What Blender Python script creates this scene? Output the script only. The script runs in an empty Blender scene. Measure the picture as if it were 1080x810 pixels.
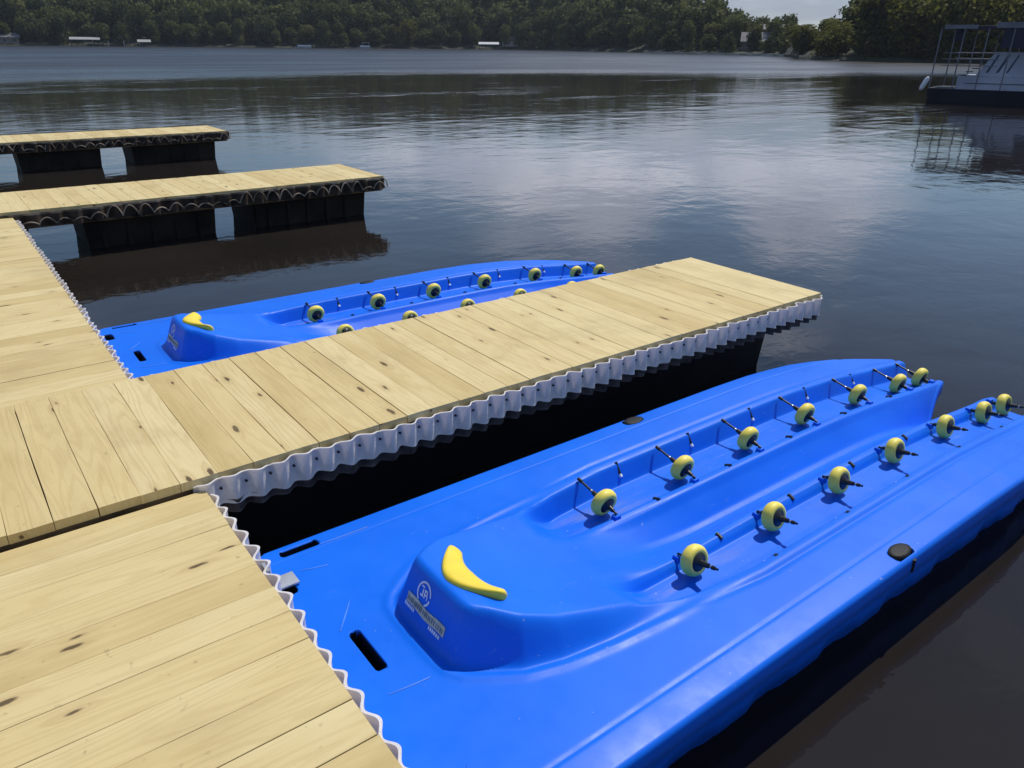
import bpy, bmesh, math, random
import numpy as np
from mathutils import Vector, Matrix
random.seed(7); RNG = np.random.default_rng(11)
C = bpy.context.scene.collection
SC = bpy.context.scene
WATER = -0.52            # z of the lake; z = 0 is the top of the finger dock
DECK = -0.17             # z of the blue floats' deck

# ------------------------------------------------------------------ camera
F, PITCH, ROLL, YAW, HC = 802.4, math.radians(24.03), math.radians(-0.592), math.radians(52.863), 1.6
fw = Vector((math.cos(YAW)*math.cos(PITCH), math.sin(YAW)*math.cos(PITCH), -math.sin(PITCH)))
r0 = Vector((math.sin(YAW), -math.cos(YAW), 0)); u0 = r0.cross(fw)
rt = r0*math.cos(ROLL) - u0*math.sin(ROLL); up = rt.cross(fw)
cam_d = bpy.data.cameras.new('camera'); cam = bpy.data.objects.new('camera', cam_d); C.objects.link(cam)
cam_d.sensor_width = 36; cam_d.lens = F/1080*36; cam_d.clip_start = 0.05; cam_d.clip_end = 8000
M = Matrix((rt, up, -fw)).transposed().to_4x4(); M.translation = Vector((0, 0, HC)); cam.matrix_world = M
SC.camera = cam

# ------------------------------------------------------------------ helpers
def mesh_obj(name, me, mat=None, parent=None):
    o = bpy.data.objects.new(name, me); C.objects.link(o)
    if mat is not None:
        for m in (mat if isinstance(mat, (list, tuple)) else [mat]): me.materials.append(m)
    if parent: o.parent = parent
    return o
def tag(o, label=None, cat=None, group=None, kind=None):
    if label: o['label'] = label
    if cat: o['category'] = cat
    if group: o['group'] = group
    if kind: o['kind'] = kind
    return o
def empty(name, loc, rz=0):
    o = bpy.data.objects.new(name, None); C.objects.link(o); o.location = loc; o.rotation_euler = (0, 0, rz)
    o.empty_display_size = .2
    return o
def np_mesh(name, V, Fc, smooth=False):
    """V (n,3), Fc (m,4) quads"""
    me = bpy.data.meshes.new(name); V = np.asarray(V, dtype=np.float32); Fc = np.asarray(Fc, dtype=np.int32)
    k = Fc.shape[1]
    me.vertices.add(len(V)); me.vertices.foreach_set('co', V.ravel())
    me.loops.add(Fc.size); me.loops.foreach_set('vertex_index', Fc.ravel())
    me.polygons.add(len(Fc)); me.polygons.foreach_set('loop_start', np.arange(0, Fc.size, k, dtype=np.int32))
    me.polygons.foreach_set('loop_total', np.full(len(Fc), k, dtype=np.int32))
    me.update(calc_edges=True)
    if smooth: me.polygons.foreach_set('use_smooth', np.ones(len(Fc), dtype=bool))
    return me
class MB:
    def __init__(s): s.v = []; s.f = []; s.sm = []
    def add(s, vs, fs, smooth=False):
        n = len(s.v); s.v += [tuple(p) for p in vs]; s.f += [tuple(i+n for i in f) for f in fs]; s.sm += [smooth]*len(fs)
    def box(s, a, b, c=0.0):
        x0, y0, z0 = a; x1, y1, z1 = b
        if c <= 0:
            vs = [(x0,y0,z0),(x1,y0,z0),(x1,y1,z0),(x0,y1,z0),(x0,y0,z1),(x1,y0,z1),(x1,y1,z1),(x0,y1,z1)]
            s.add(vs, [(3,2,1,0),(4,5,6,7),(0,1,5,4),(1,2,6,5),(2,3,7,6),(3,0,4,7)]); return
        vs = [(x0,y0,z0),(x1,y0,z0),(x1,y1,z0),(x0,y1,z0),
              (x0,y0,z1-c),(x1,y0,z1-c),(x1,y1,z1-c),(x0,y1,z1-c),
              (x0+c,y0+c,z1),(x1-c,y0+c,z1),(x1-c,y1-c,z1),(x0+c,y1-c,z1)]
        fs = [(3,2,1,0)] + [(i, (i+1)%4, 4+(i+1)%4, 4+i) for i in range(4)] + [(4+i, 4+(i+1)%4, 8+(i+1)%4, 8+i) for i in range(4)] + [(8,9,10,11)]
        s.add(vs, fs)
    def frust(s, a, b, t):      # box whose bottom is inset by t
        x0, y0, z0 = a; x1, y1, z1 = b
        vs = [(x0+t,y0+t,z0),(x1-t,y0+t,z0),(x1-t,y1-t,z0),(x0+t,y1-t,z0),(x0,y0,z1),(x1,y0,z1),(x1,y1,z1),(x0,y1,z1)]
        s.add(vs, [(3,2,1,0),(4,5,6,7),(0,1,5,4),(1,2,6,5),(2,3,7,6),(3,0,4,7)])
    def tube(s, p, q, r, r2=None, n=10, caps=True, smooth=True):
        p = Vector(p); q = Vector(q); r2 = r if r2 is None else r2
        d = (q-p).normalized(); a = d.orthogonal().normalized(); b = d.cross(a)
        vs = []
        for c_, rr in ((p, r), (q, r2)):
            for i in range(n):
                t = 2*math.pi*i/n; vs.append(c_ + (a*math.cos(t)+b*math.sin(t))*rr)
        s.add(vs, [(i, (i+1)%n, n+(i+1)%n, n+i) for i in range(n)], smooth)
        if caps: s.add(vs[:n], [tuple(range(n))[::-1]]); s.add(vs[n:], [tuple(range(n))])
    def lathe(s, c, axis, prof, n=24, smooth=True):   # prof: (along, radius)
        c = Vector(c); d = Vector(axis).normalized(); a = d.orthogonal().normalized(); b = d.cross(a)
        vs = []
        for (h, r) in prof:
            for i in range(n):
                t = 2*math.pi*i/n; vs.append(c + d*h + (a*math.cos(t)+b*math.sin(t))*r)
        fs = [(j*n+i, j*n+(i+1)%n, (j+1)*n+(i+1)%n, (j+1)*n+i) for j in range(len(prof)-1) for i in range(n)]
        s.add(vs, fs, smooth)
    def build(s, name, mat, parent=None, weld=False):
        me = bpy.data.meshes.new(name); me.from_pydata(s.v, [], s.f)
        me.polygons.foreach_set('use_smooth', s.sm); me.update()
        bm = bmesh.new(); bm.from_mesh(me)
        if weld: bmesh.ops.remove_doubles(bm, verts=bm.verts, dist=1e-5)
        bmesh.ops.recalc_face_normals(bm, faces=bm.faces); bm.to_mesh(me); bm.free()
        return mesh_obj(name, me, mat, parent)

# ------------------------------------------------------------------ node materials
def new_mat(name):
    m = bpy.data.materials.new(name); m.use_nodes = True; nt = m.node_tree
    return m, nt, nt.nodes['Principled BSDF']
def N(nt, typ, **kw):
    n = nt.nodes.new(typ)
    for k, v in kw.items():
        if k.startswith('i_'): n.inputs[k[2:].replace('_', ' ')].default_value = v
        else: setattr(n, k, v)
    return n
def ramp(nt, fac, stops):
    r = N(nt, 'ShaderNodeValToRGB'); cr = r.color_ramp
    cr.elements[0].position, cr.elements[0].color = stops[0][0], (*stops[0][1], 1)
    cr.elements[1].position, cr.elements[1].color = stops[-1][0], (*stops[-1][1], 1)
    for p, c in stops[1:-1]:
        e = cr.elements.new(p); e.color = (*c, 1)
    nt.links.new(fac, r.inputs[0]); return r.outputs[0]
def mathn(nt, op, a, b=None, c=None, clamp=False):
    n = N(nt, 'ShaderNodeMath', operation=op, use_clamp=clamp)
    for i, x in enumerate((a, b, c)):
        if x is None: continue
        if isinstance(x, (int, float)): n.inputs[i].default_value = x
        else: nt.links.new(x, n.inputs[i])
    return n.outputs[0]
def mapr(nt, x, a, b, c=0., d=1., smooth=True):
    n = N(nt, 'ShaderNodeMapRange'); n.interpolation_type = 'SMOOTHSTEP' if smooth else 'LINEAR'
    nt.links.new(x, n.inputs[0])
    for i, v in enumerate((a, b, c, d)): n.inputs[i+1].default_value = v
    return n.outputs[0]
def mix(nt, fac, a, b, blend='MIX'):
    n = N(nt, 'ShaderNodeMix', data_type='RGBA', blend_type=blend)
    for i, x in ((0, fac), (6, a), (7, b)):
        if isinstance(x, (int, float)): n.inputs[i].default_value = x
        elif isinstance(x, tuple): n.inputs[i].default_value = (*x, 1)
        else: nt.links.new(x, n.inputs[i])
    return n.outputs[2]
def noise(nt, vec, scale, detail=3, rough=.5, dist=0):
    n = N(nt, 'ShaderNodeTexNoise'); n.inputs['Scale'].default_value = scale; n.inputs['Detail'].default_value = detail
    n.inputs['Roughness'].default_value = rough; n.inputs['Distortion'].default_value = dist
    if vec is not None: nt.links.new(vec, n.inputs['Vector'])
    return n.outputs[0]
def vmul(nt, vec, s):
    n = N(nt, 'ShaderNodeVectorMath', operation='MULTIPLY'); nt.links.new(vec, n.inputs[0]); n.inputs[1].default_value = s
    return n.outputs[0]
def bump(nt, h, strength, dist, bsdf, normal=None):
    b = N(nt, 'ShaderNodeBump'); b.inputs['Strength'].default_value = strength; b.inputs['Distance'].default_value = dist
    nt.links.new(h, b.inputs['Height'])
    if normal is not None: nt.links.new(normal, b.inputs['Normal'])
    if bsdf is not None: nt.links.new(b.outputs[0], bsdf.inputs['Normal'])
    return b.outputs[0]
def simple(name, col, rough=.6, var=.15, scale=6, bmp=0.0, metallic=0, spec=.5):
    m, nt, b = new_mat(name); tc = N(nt, 'ShaderNodeTexCoord')
    n = noise(nt, tc.outputs['Object'], scale, 4)
    lo = tuple(max(0, c*(1-var*1.6)) for c in col); hi = tuple(min(1, c*(1+var*1.6)) for c in col)
    nt.links.new(ramp(nt, n, [(.3, lo), (.7, hi)]), b.inputs['Base Color'])
    b.inputs['Roughness'].default_value = rough; b.inputs['Metallic'].default_value = metallic
    b.inputs['Specular IOR Level'].default_value = spec
    if bmp: bump(nt, noise(nt, tc.outputs['Object'], scale*5, 4), .6, bmp, b)
    return m

def wood_mat():
    m, nt, b = new_mat('treated_pine'); L = nt.links
    uv = N(nt, 'ShaderNodeUVMap', uv_map='plank'); at = N(nt, 'ShaderNodeAttribute', attribute_name='board')
    sep = N(nt, 'ShaderNodeSeparateXYZ'); L.new(uv.outputs[0], sep.inputs[0])      # x along grain, y across (metres)
    rs = N(nt, 'ShaderNodeSeparateColor'); L.new(at.outputs[0], rs.inputs[0])
    rnd, rnd2, rnd3 = rs.outputs
    off = mathn(nt, 'MULTIPLY', rnd, 37.0); off2 = mathn(nt, 'MULTIPLY', rnd2, 19.0)
    cv = N(nt, 'ShaderNodeCombineXYZ')
    L.new(mathn(nt, 'ADD', sep.outputs[0], off), cv.inputs[0]); L.new(mathn(nt, 'ADD', sep.outputs[1], off2), cv.inputs[1])
    v = cv.outputs[0]
    # knots: sparse cells, stretched along the grain
    kw_ = N(nt, 'ShaderNodeVectorMath', operation='ADD'); L.new(v, kw_.inputs[0]); nz_ = N(nt, 'ShaderNodeTexNoise'); nz_.inputs['Scale'].default_value = 22; L.new(v, nz_.inputs['Vector'])
    L.new(vmul(nt, nz_.outputs['Color'], (.030, .012, 0)), kw_.inputs[1]); vk = vmul(nt, kw_.outputs[0], (3.4, 12.0, 1)); vo = N(nt, 'ShaderNodeTexVoronoi'); vo.inputs['Scale'].default_value = 1; vo.voronoi_dimensions = '2D'
    L.new(vk, vo.inputs['Vector']); vc = N(nt, 'ShaderNodeSeparateColor'); L.new(vo.outputs['Color'], vc.inputs[0])
    has = mapr(nt, vc.outputs[0], .84, .85); size = mathn(nt, 'MULTIPLY', mathn(nt, 'POWER', vc.outputs[1], 2.0), .085)
    kd = mathn(nt, 'SUBTRACT', vo.outputs['Distance'], size)
    knot = mathn(nt, 'MULTIPLY', mapr(nt, kd, .02, .10, 1, 0), has)
    halo = mathn(nt, 'MULTIPLY', mapr(nt, kd, .0, .42, 1, 0), has)
    # cathedral grain: level lines of a stretched field, bent round the knots
    g = noise(nt, vmul(nt, v, (.55, 6.5, 1)), 1.0, 2, .45)
    g2 = mathn(nt, 'ADD', g, mathn(nt, 'MULTIPLY', halo, .06))
    rings = mathn(nt, 'SINE', mathn(nt, 'MULTIPLY', g2, 95.0))
    rings = mapr(nt, rings, -.2, 1.0)
    fine = noise(nt, vmul(nt, v, (7, 170, 1)), 1.0, 3, .6)
    blot = noise(nt, vmul(nt, v, (1.4, 5.0, 1)), 1.3, 3, .55)
    base = ramp(nt, mathn(nt, 'ADD', mathn(nt, 'MULTIPLY', rnd3, .55), mathn(nt, 'MULTIPLY', blot, .45)),
                [(.1, (.50, .37, .15)), (.35, (.66, .52, .25)), (.62, (.72, .59, .31)), (.9, (.55, .41, .17))])
    c = mix(nt, mathn(nt, 'MULTIPLY', rings, .24), base, (.50, .36, .15))
    c = mix(nt, mathn(nt, 'MULTIPLY', mapr(nt, fine, .5, .75), .22), c, (.42, .30, .13))
    c = mix(nt, mathn(nt, 'MULTIPLY', halo, .30), c, (.40, .25, .09))
    c = mix(nt, mathn(nt, 'MULTIPLY', knot, .88), c, (.07, .04, .018))
    # footprints, wet and dirty patches
    geo = N(nt, 'ShaderNodeNewGeometry')
    st = noise(nt, geo.outputs['Position'], 1.7, 5, .62, .4)
    c = mix(nt, mathn(nt, 'MULTIPLY', mapr(nt, st, .50, .72), .30), c, (.36, .26, .12))
    sp = noise(nt, geo.outputs['Position'], 26, 3, .5)
    c = mix(nt, mathn(nt, 'MULTIPLY', mapr(nt, sp, .68, .76), .35), c, (.22, .15, .08))
    L.new(c, b.inputs['Base Color']); b.inputs['Roughness'].default_value = .68; b.inputs['Specular IOR Level'].default_value = .3
    h = mathn(nt, 'SUBTRACT', mathn(nt, 'MULTIPLY', fine, .5), mathn(nt, 'MULTIPLY', rings, .25))
    h = mathn(nt, 'SUBTRACT', h, mathn(nt, 'MULTIPLY', knot, 1.0))
    bump(nt, h, .5, .003, b)
    return m

def plastic_mat():
    m, nt, b = new_mat('blue_polyethylene'); L = nt.links; tc = N(nt, 'ShaderNodeTexCoord'); o = tc.outputs['Object']
    n1 = noise(nt, o, 2.2, 4, .55); n2 = noise(nt, o, 9, 5, .6)
    base = ramp(nt, n1, [(.3, (.002, .136, .77)), (.7, (.004, .158, .84))])
    # scuffs: short pale scratches along the runway, and groove dirt with tan reflections painted in
    sc = noise(nt, vmul(nt, o, (2.5, 42, 12)), 1.0, 4, .7)
    gate = mapr(nt, noise(nt, o, 3.1, 3, .5), .52, .66)
    scf = mathn(nt, 'MULTIPLY', mapr(nt, sc, .63, .74), gate)
    c = mix(nt, mathn(nt, 'MULTIPLY', scf, .38), base, (.26, .34, .72))
    sepo = N(nt, 'ShaderNodeSeparateXYZ'); L.new(o, sepo.inputs[0])
    av = mathn(nt, 'ABSOLUTE', sepo.outputs[1])
    band = mathn(nt, 'MULTIPLY', mapr(nt, av, .19, .24), mapr(nt, av, .29, .36, 1, 0))
    startu = mathn(nt, 'MULTIPLY', mapr(nt, sepo.outputs[0], .95, 1.25), mapr(nt, sepo.outputs[0], 1.25, 1.8, 1, .15))
    dirt_sheen = mathn(nt, 'MULTIPLY', mathn(nt, 'MULTIPLY', band, startu), mapr(nt, noise(nt, vmul(nt, o, (1.5, 9, 1)), 1.6, 5, .65), .45, .68))
    c = mix(nt, mathn(nt, 'MULTIPLY', dirt_sheen, .42), c, (.30, .30, .42))
    spk = noise(nt, o, 60, 2, .5)
    c = mix(nt, mathn(nt, 'MULTIPLY', mapr(nt, spk, .72, .78), .5), c, (.35, .42, .6))
    L.new(c, b.inputs['Base Color'])
    r = mathn(nt, 'ADD', mapr(nt, n2, .3, .7, .38, .48), mathn(nt, 'MULTIPLY', scf, .25)); L.new(r, b.inputs['Roughness'])
    b.inputs['Specular IOR Level'].default_value = .24
    h1 = noise(nt, o, 4.0, 2, .4); nb = bump(nt, h1, .12, .004, None)
    bump(nt, noise(nt, o, 240, 2, .5), .10, .0006, b, nb)
    return m

def water_mat():
    m, nt, b = new_mat('lake_water'); L = nt.links
    geo = N(nt, 'ShaderNodeNewGeometry'); p = geo.outputs['Position']
    sp = N(nt, 'ShaderNodeSeparateXYZ'); L.new(p, sp.inputs[0])
    # distance from the dock (world origin) along the lake
    ln = N(nt, 'ShaderNodeVectorMath', operation='LENGTH'); L.new(p, ln.inputs[0]); d = ln.outputs['Value']
    wob = noise(nt, vmul(nt, p, (.011, .02, 1)), 1.0, 4, .6)
    # breeze-ruffled band far out on the lake; the calm water ends nearer on the left than on the right
    edge = mathn(nt, 'ADD', d, mathn(nt, 'MULTIPLY', sp.outputs[0], -.45))
    edge = mathn(nt, 'ADD', edge, mathn(nt, 'MULTIPLY', wob, 30.0))
    ruff = mapr(nt, edge, 54, 72)
    sub = noise(nt, vmul(nt, p, (.02, .08, 1)), 1.0, 3, .6)
    streak = mapr(nt, noise(nt, vmul(nt, p, (.05, .16, 1)), 1.0, 4, .65), .52, .66)
    streak = mathn(nt, 'MULTIPLY', streak, mapr(nt, d, 9, 25))
    rr = mathn(nt, 'MULTIPLY', ruff, mapr(nt, sub, .3, .6, .6, 1))
    rough = mathn(nt, 'ADD', mathn(nt, 'ADD', mathn(nt, 'MULTIPLY', rr, .36), mathn(nt, 'MULTIPLY', streak, .05)), .035)
    L.new(rough, b.inputs['Roughness'])
    wc = noise(nt, p, .6, 3, .5)
    L.new(ramp(nt, wc, [(.3, (.016, .0135, .012)), (.7, (.022, .018, .0150))]), b.inputs['Base Color'])
    b.inputs['IOR'].default_value = 1.333; b.inputs['Specular IOR Level'].default_value = .5
    big = noise(nt, vmul(nt, p, (.8, 1.0, 1)), .9, 2, .5, .3)
    med = noise(nt, vmul(nt, p, (1.0, 1.25, 1)), 3.2, 3, .55, .5)
    sml = noise(nt, p, 11, 3, .55)
    amp = mathn(nt, 'ADD', mathn(nt, 'MULTIPLY', rr, 2.4), mathn(nt, 'ADD', mathn(nt, 'MULTIPLY', streak, .6), .42))
    h = mathn(nt, 'ADD', mathn(nt, 'MULTIPLY', big, .9), mathn(nt, 'ADD', mathn(nt, 'MULTIPLY', med, .22), mathn(nt, 'MULTIPLY', sml, .045)))
    h = mathn(nt, 'MULTIPLY', h, amp)
    bump(nt, h, 1.0, .030, b)
    return m

def leaf_mat(name, dark, light, trans=.35):
    m, nt, b = new_mat(name); L = nt.links
    at = N(nt, 'ShaderNodeAttribute', attribute_name='tint'); oi = N(nt, 'ShaderNodeObjectInfo')
    sc = N(nt, 'ShaderNodeSeparateColor'); L.new(at.outputs[0], sc.inputs[0])
    f = mathn(nt, 'ADD', mathn(nt, 'MULTIPLY', sc.outputs[0], .55), mathn(nt, 'MULTIPLY', sc.outputs[1], .14))
    f = mathn(nt, 'ADD', f, mathn(nt, 'MULTIPLY', oi.outputs['Random'], .42))
    c = ramp(nt, f, [(.12, dark), (.9, light)])
    L.new(c, b.inputs['Base Color']); b.inputs['Roughness'].default_value = .75; b.inputs['Specular IOR Level'].default_value = .15
    t = N(nt, 'ShaderNodeBsdfTranslucent'); L.new(c, t.inputs[0]); mx = N(nt, 'ShaderNodeMixShader'); mx.inputs[0].default_value = trans
    out = nt.nodes['Material Output']; L.new(b.outputs[0], mx.inputs[1]); L.new(t.outputs[0], mx.inputs[2]); L.new(mx.outputs[0], out.inputs[0])
    return m
def bumper_mat():
    m, nt, b = new_mat('white_vinyl'); L = nt.links; tc = N(nt, 'ShaderNodeTexCoord')
    n = noise(nt, tc.outputs['Object'], 14, 4, .6)
    c = ramp(nt, n, [(.3, (.88, .84, .80)), (.7, (.98, .95, .90))])
    L.new(c, b.inputs['Base Color']); b.inputs['Roughness'].default_value = .45; bump(nt, noise(nt, tc.outputs['Object'], 45, 4, .65, .5), .7, .006, b)
    t = N(nt, 'ShaderNodeBsdfTranslucent'); t.inputs[0].default_value = (.9, .88, .95, 1)
    mx = N(nt, 'ShaderNodeMixShader'); mx.inputs[0].default_value = .35
    out = nt.nodes['Material Output']; L.new(b.outputs[0], mx.inputs[1]); L.new(t.outputs[0], mx.inputs[2]); L.new(mx.outputs[0], out.inputs[0])
    return m

WOOD = wood_mat(); BLUE = plastic_mat(); LAKE = water_mat(); VINYL = bumper_mat()
BLACKP = simple('black_float_plastic', (.018, .017, .018), .55, .2, 4, .002, spec=.25)
DRUM = simple('dark_float_plastic', (.030, .020, .015), .6, .4, 3, .004, spec=.25)
FRAME = simple('stained_frame_wood', (.20, .13, .06), .8, .35, 5, .002)
SKIRT = simple('shade_skirt_grey', (.075, .065, .065), .7, .4, 12, .002, spec=.2)  # shaded band under the bumper, its shade put into the colour
RUBBER_AND_SHADE = simple('black_rubber_and_shade', (.012, .012, .013), .6, .2, 20, .001, spec=.3)  # rubber caps, and the painted shade inside the slots
DARKVINYL = simple('weathered_dark_vinyl', (.050, .036, .028), .7, .5, 8, .003, spec=.2)
CREAM = simple('cream_vinyl_edge', (.25, .20, .15), .7, .6, 5)
YTYRE = simple('yellow_urethane', (1.0, .78, .13), .5, .06, 20)
YPAD = simple('yellow_pad_vinyl', (.90, .68, .05), .45, .05, 12)
YTYRE.node_tree.nodes['Principled BSDF'].inputs['Subsurface Weight'].default_value = .5
YTYRE.node_tree.nodes['Principled BSDF'].inputs['Subsurface Radius'].default_value = (.03, .025, .01)
HUB = simple('black_hub_plastic', (.012, .012, .014), .4, .2, 30)
STEEL = simple('steel', (.45, .45, .46), .35, .15, 20, metallic=.9)
ALU = simple('grey_aluminium', (.55, .56, .58), .42, .12, 12, metallic=.6)
WHITE = simple('white_print', (.85, .88, .92), .5, .1, 30)
TAN = simple('tan_print', (.58, .54, .38), .5, .2, 40)
TANDARK = simple('grey_print', (.20, .20, .19), .5, .2, 40)
SEAM = simple('worn_pale_blue', (.03, .19, .84), .45, .2, 10)

# ------------------------------------------------------------------ docks
def boards(name, parent, x0, x1, y0, y1, ztop, along, pitch=.1465, thick=.038, seed=0):
    """one mesh of planks; 'along' = 'x' or 'y' is the grain direction"""
    r = random.Random(seed); V = []; Fc = []; UV = []; COL = []
    a0, a1, c0, c1 = (x0, x1, y0, y1) if along == 'x' else (y0, y1, x0, x1)
    n = max(1, round((c1-c0)/pitch)); w = (c1-c0)/n
    for k in range(n):
        g0 = c0+k*w + .0004 + r.random()*.0004; g1 = c0+(k+1)*w - .0003 - (r.random()**3.5)*.0045
        e0 = a0 - r.random()*.006; e1 = a1 + r.random()*.006
        z1 = ztop + r.uniform(-.0012, .0006); z0 = z1-thick; ch = .0012
        nseg = 5; cup = r.uniform(-.0015, .0015); rr = (r.random(), r.random(), r.random())
        bow = [r.uniform(-.0012, .0012) for _ in range(nseg+1)]
        rings = []
        for i in range(nseg+1):
            t = i/nseg; a = e0+(e1-e0)*t; b = bow[i]
            prof = [(g0, z0), (g0, z1-ch), (g0+ch, z1), ((g0+g1)/2, z1+cup), (g1-ch, z1), (g1, z1-ch), (g1, z0)]
            rings.append([(a, c+b, z) for c, z in prof])
        base = len(V)
        for ring in rings:
            for a, c, z in ring: V.append((a, c, z) if along == 'x' else (c, a, z))
        m = 7
        for i in range(nseg):
            for j in range(m):
                q = (base+i*m+j, base+i*m+(j+1)%m, base+(i+1)*m+(j+1)%m, base+(i+1)*m+j); Fc.append(q)
                for (ii, jj) in ((i, j), (i, (j+1)%m), (i+1, (j+1)%m), (i+1, j)):
                    a, c, z = rings[ii][jj]; UV.append((a, c + (z1-z)*1.0)); COL.append((*rr, 1))
        for i in (0, nseg):
            q = tuple(base+i*m+j for j in range(m)); q = q if i else q[::-1]; Fc.append(q)
            for idx in q:
                a, c, z = rings[i][(idx-base) % m]; UV.append((z*3, c)); COL.append((*rr, 1))
    me = bpy.data.meshes.new(name); me.from_pydata(V, [], Fc); me.update()
    ul = me.uv_layers.new(name='plank'); ul.data.foreach_set('uv', np.array(UV, dtype=np.float32).ravel())
    ca = me.color_attributes.new('board', 'FLOAT_COLOR', 'CORNER'); ca.data.foreach_set('color', np.array(COL, dtype=np.float32).ravel())
    bm = bmesh.new(); bm.from_mesh(me); bmesh.ops.recalc_face_normals(bm, faces=bm.faces); bm.to_mesh(me); bm.free()
    return mesh_obj(name, me, WOOD, parent)

def wavy(name, parent, p0, p1, nrm, ztop, zbot, mats, period=.105, amp=.017, thick=.007, seed=0, rim=.008, base=.022):
    """corrugated edge strip from p0 to p1 (2D), bulging along nrm"""
    r = random.Random(seed); p0 = Vector(p0); p1 = Vector(p1); nrm = Vector(nrm).normalized()
    L = (p1-p0).length; nw = max(2, round(L/period)); spw = 12; n = nw*spw; d = (p1-p0)/n
    V = []; Fc = []; MI = []
    wr = [(r.uniform(.65, 1.4), r.uniform(-.010, .008), r.uniform(-.010, .008)) for _ in range(nw+1)]
    prof = [(0, ztop-.0), (0, ztop-rim), (0, ztop-(ztop-zbot)*.4), (0, ztop-(ztop-zbot)*.75), (0, zbot+rim), (0, zbot)]
    m = len(prof)*2
    for i in range(n+1):
        ph = i/spw; k = min(int(ph), nw-1); f = ph-k
        a, zt, zb = [wr[k][q]*(1-f)+wr[k+1][q]*f for q in range(3)]
        off = base + amp*a*(.5-.5*math.cos(2*math.pi*ph))*2 - amp
        c = p0 + d*i
        for side in (0, 1):
            for j, (e, z) in enumerate(prof if side == 0 else prof[::-1]):
                jj = j if side == 0 else len(prof)-1-j
                sag = .010*math.sin(math.pi*(jj/(len(prof)-1))) * (.5+.5*math.cos(2*math.pi*ph))   # valleys pinched by their screw
                o = off - sag + (thick if side == 0 else 0) + (.003 if side == 0 and jj in (0, 5) else 0)
                zz = z + (zt+.006*math.sin(math.pi*f) if jj < 2 else (zb-.004*math.sin(math.pi*f) if jj > 3 else 0))
                q = c + nrm*o; V.append((q.x, q.y, zz))
    for i in range(n):
        for j in range(m):
            Fc.append((i*m+j, i*m+(j+1) % m, (i+1)*m+(j+1) % m, (i+1)*m+j)); MI.append(1 if len(mats) > 1 and j in (0, m-1, m-2) else 0)
    Fc.append(tuple(range(m))); MI.append(0); Fc.append(tuple(range(n*m, n*m+m))[::-1]); MI.append(0)
    me = bpy.data.meshes.new(name); me.from_pydata(V, [], Fc); me.polygons.foreach_set('use_smooth', [True]*len(Fc))
    me.polygons.foreach_set('material_index', MI); me.update()
    bm = bmesh.new(); bm.from_mesh(me); bmesh.ops.recalc_face_normals(bm, faces=bm.faces); bm.to_mesh(me); bm.free()
    me.set_sharp_from_angle(angle=math.radians(55))
    o = mesh_obj(name, me, mats, parent)
    if mats[0] is VINYL:
        sb = MB(); sb.tube((0, 0, 0), (nrm.x*.009, nrm.y*.009, 0), .0055, n=8); s0 = None
        for k in range(nw+1):
            c = p0 + d*(k*spw); q = c + nrm*(base-amp+thick-.006); zc = (ztop+zbot)/2+.008
            if s0 is None: s0 = sb.build('screw', HUB, o); so_ = s0
            else: so_ = s0.copy(); C.objects.link(so_)
            so_.location = (q.x, q.y, zc)
    return o

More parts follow.
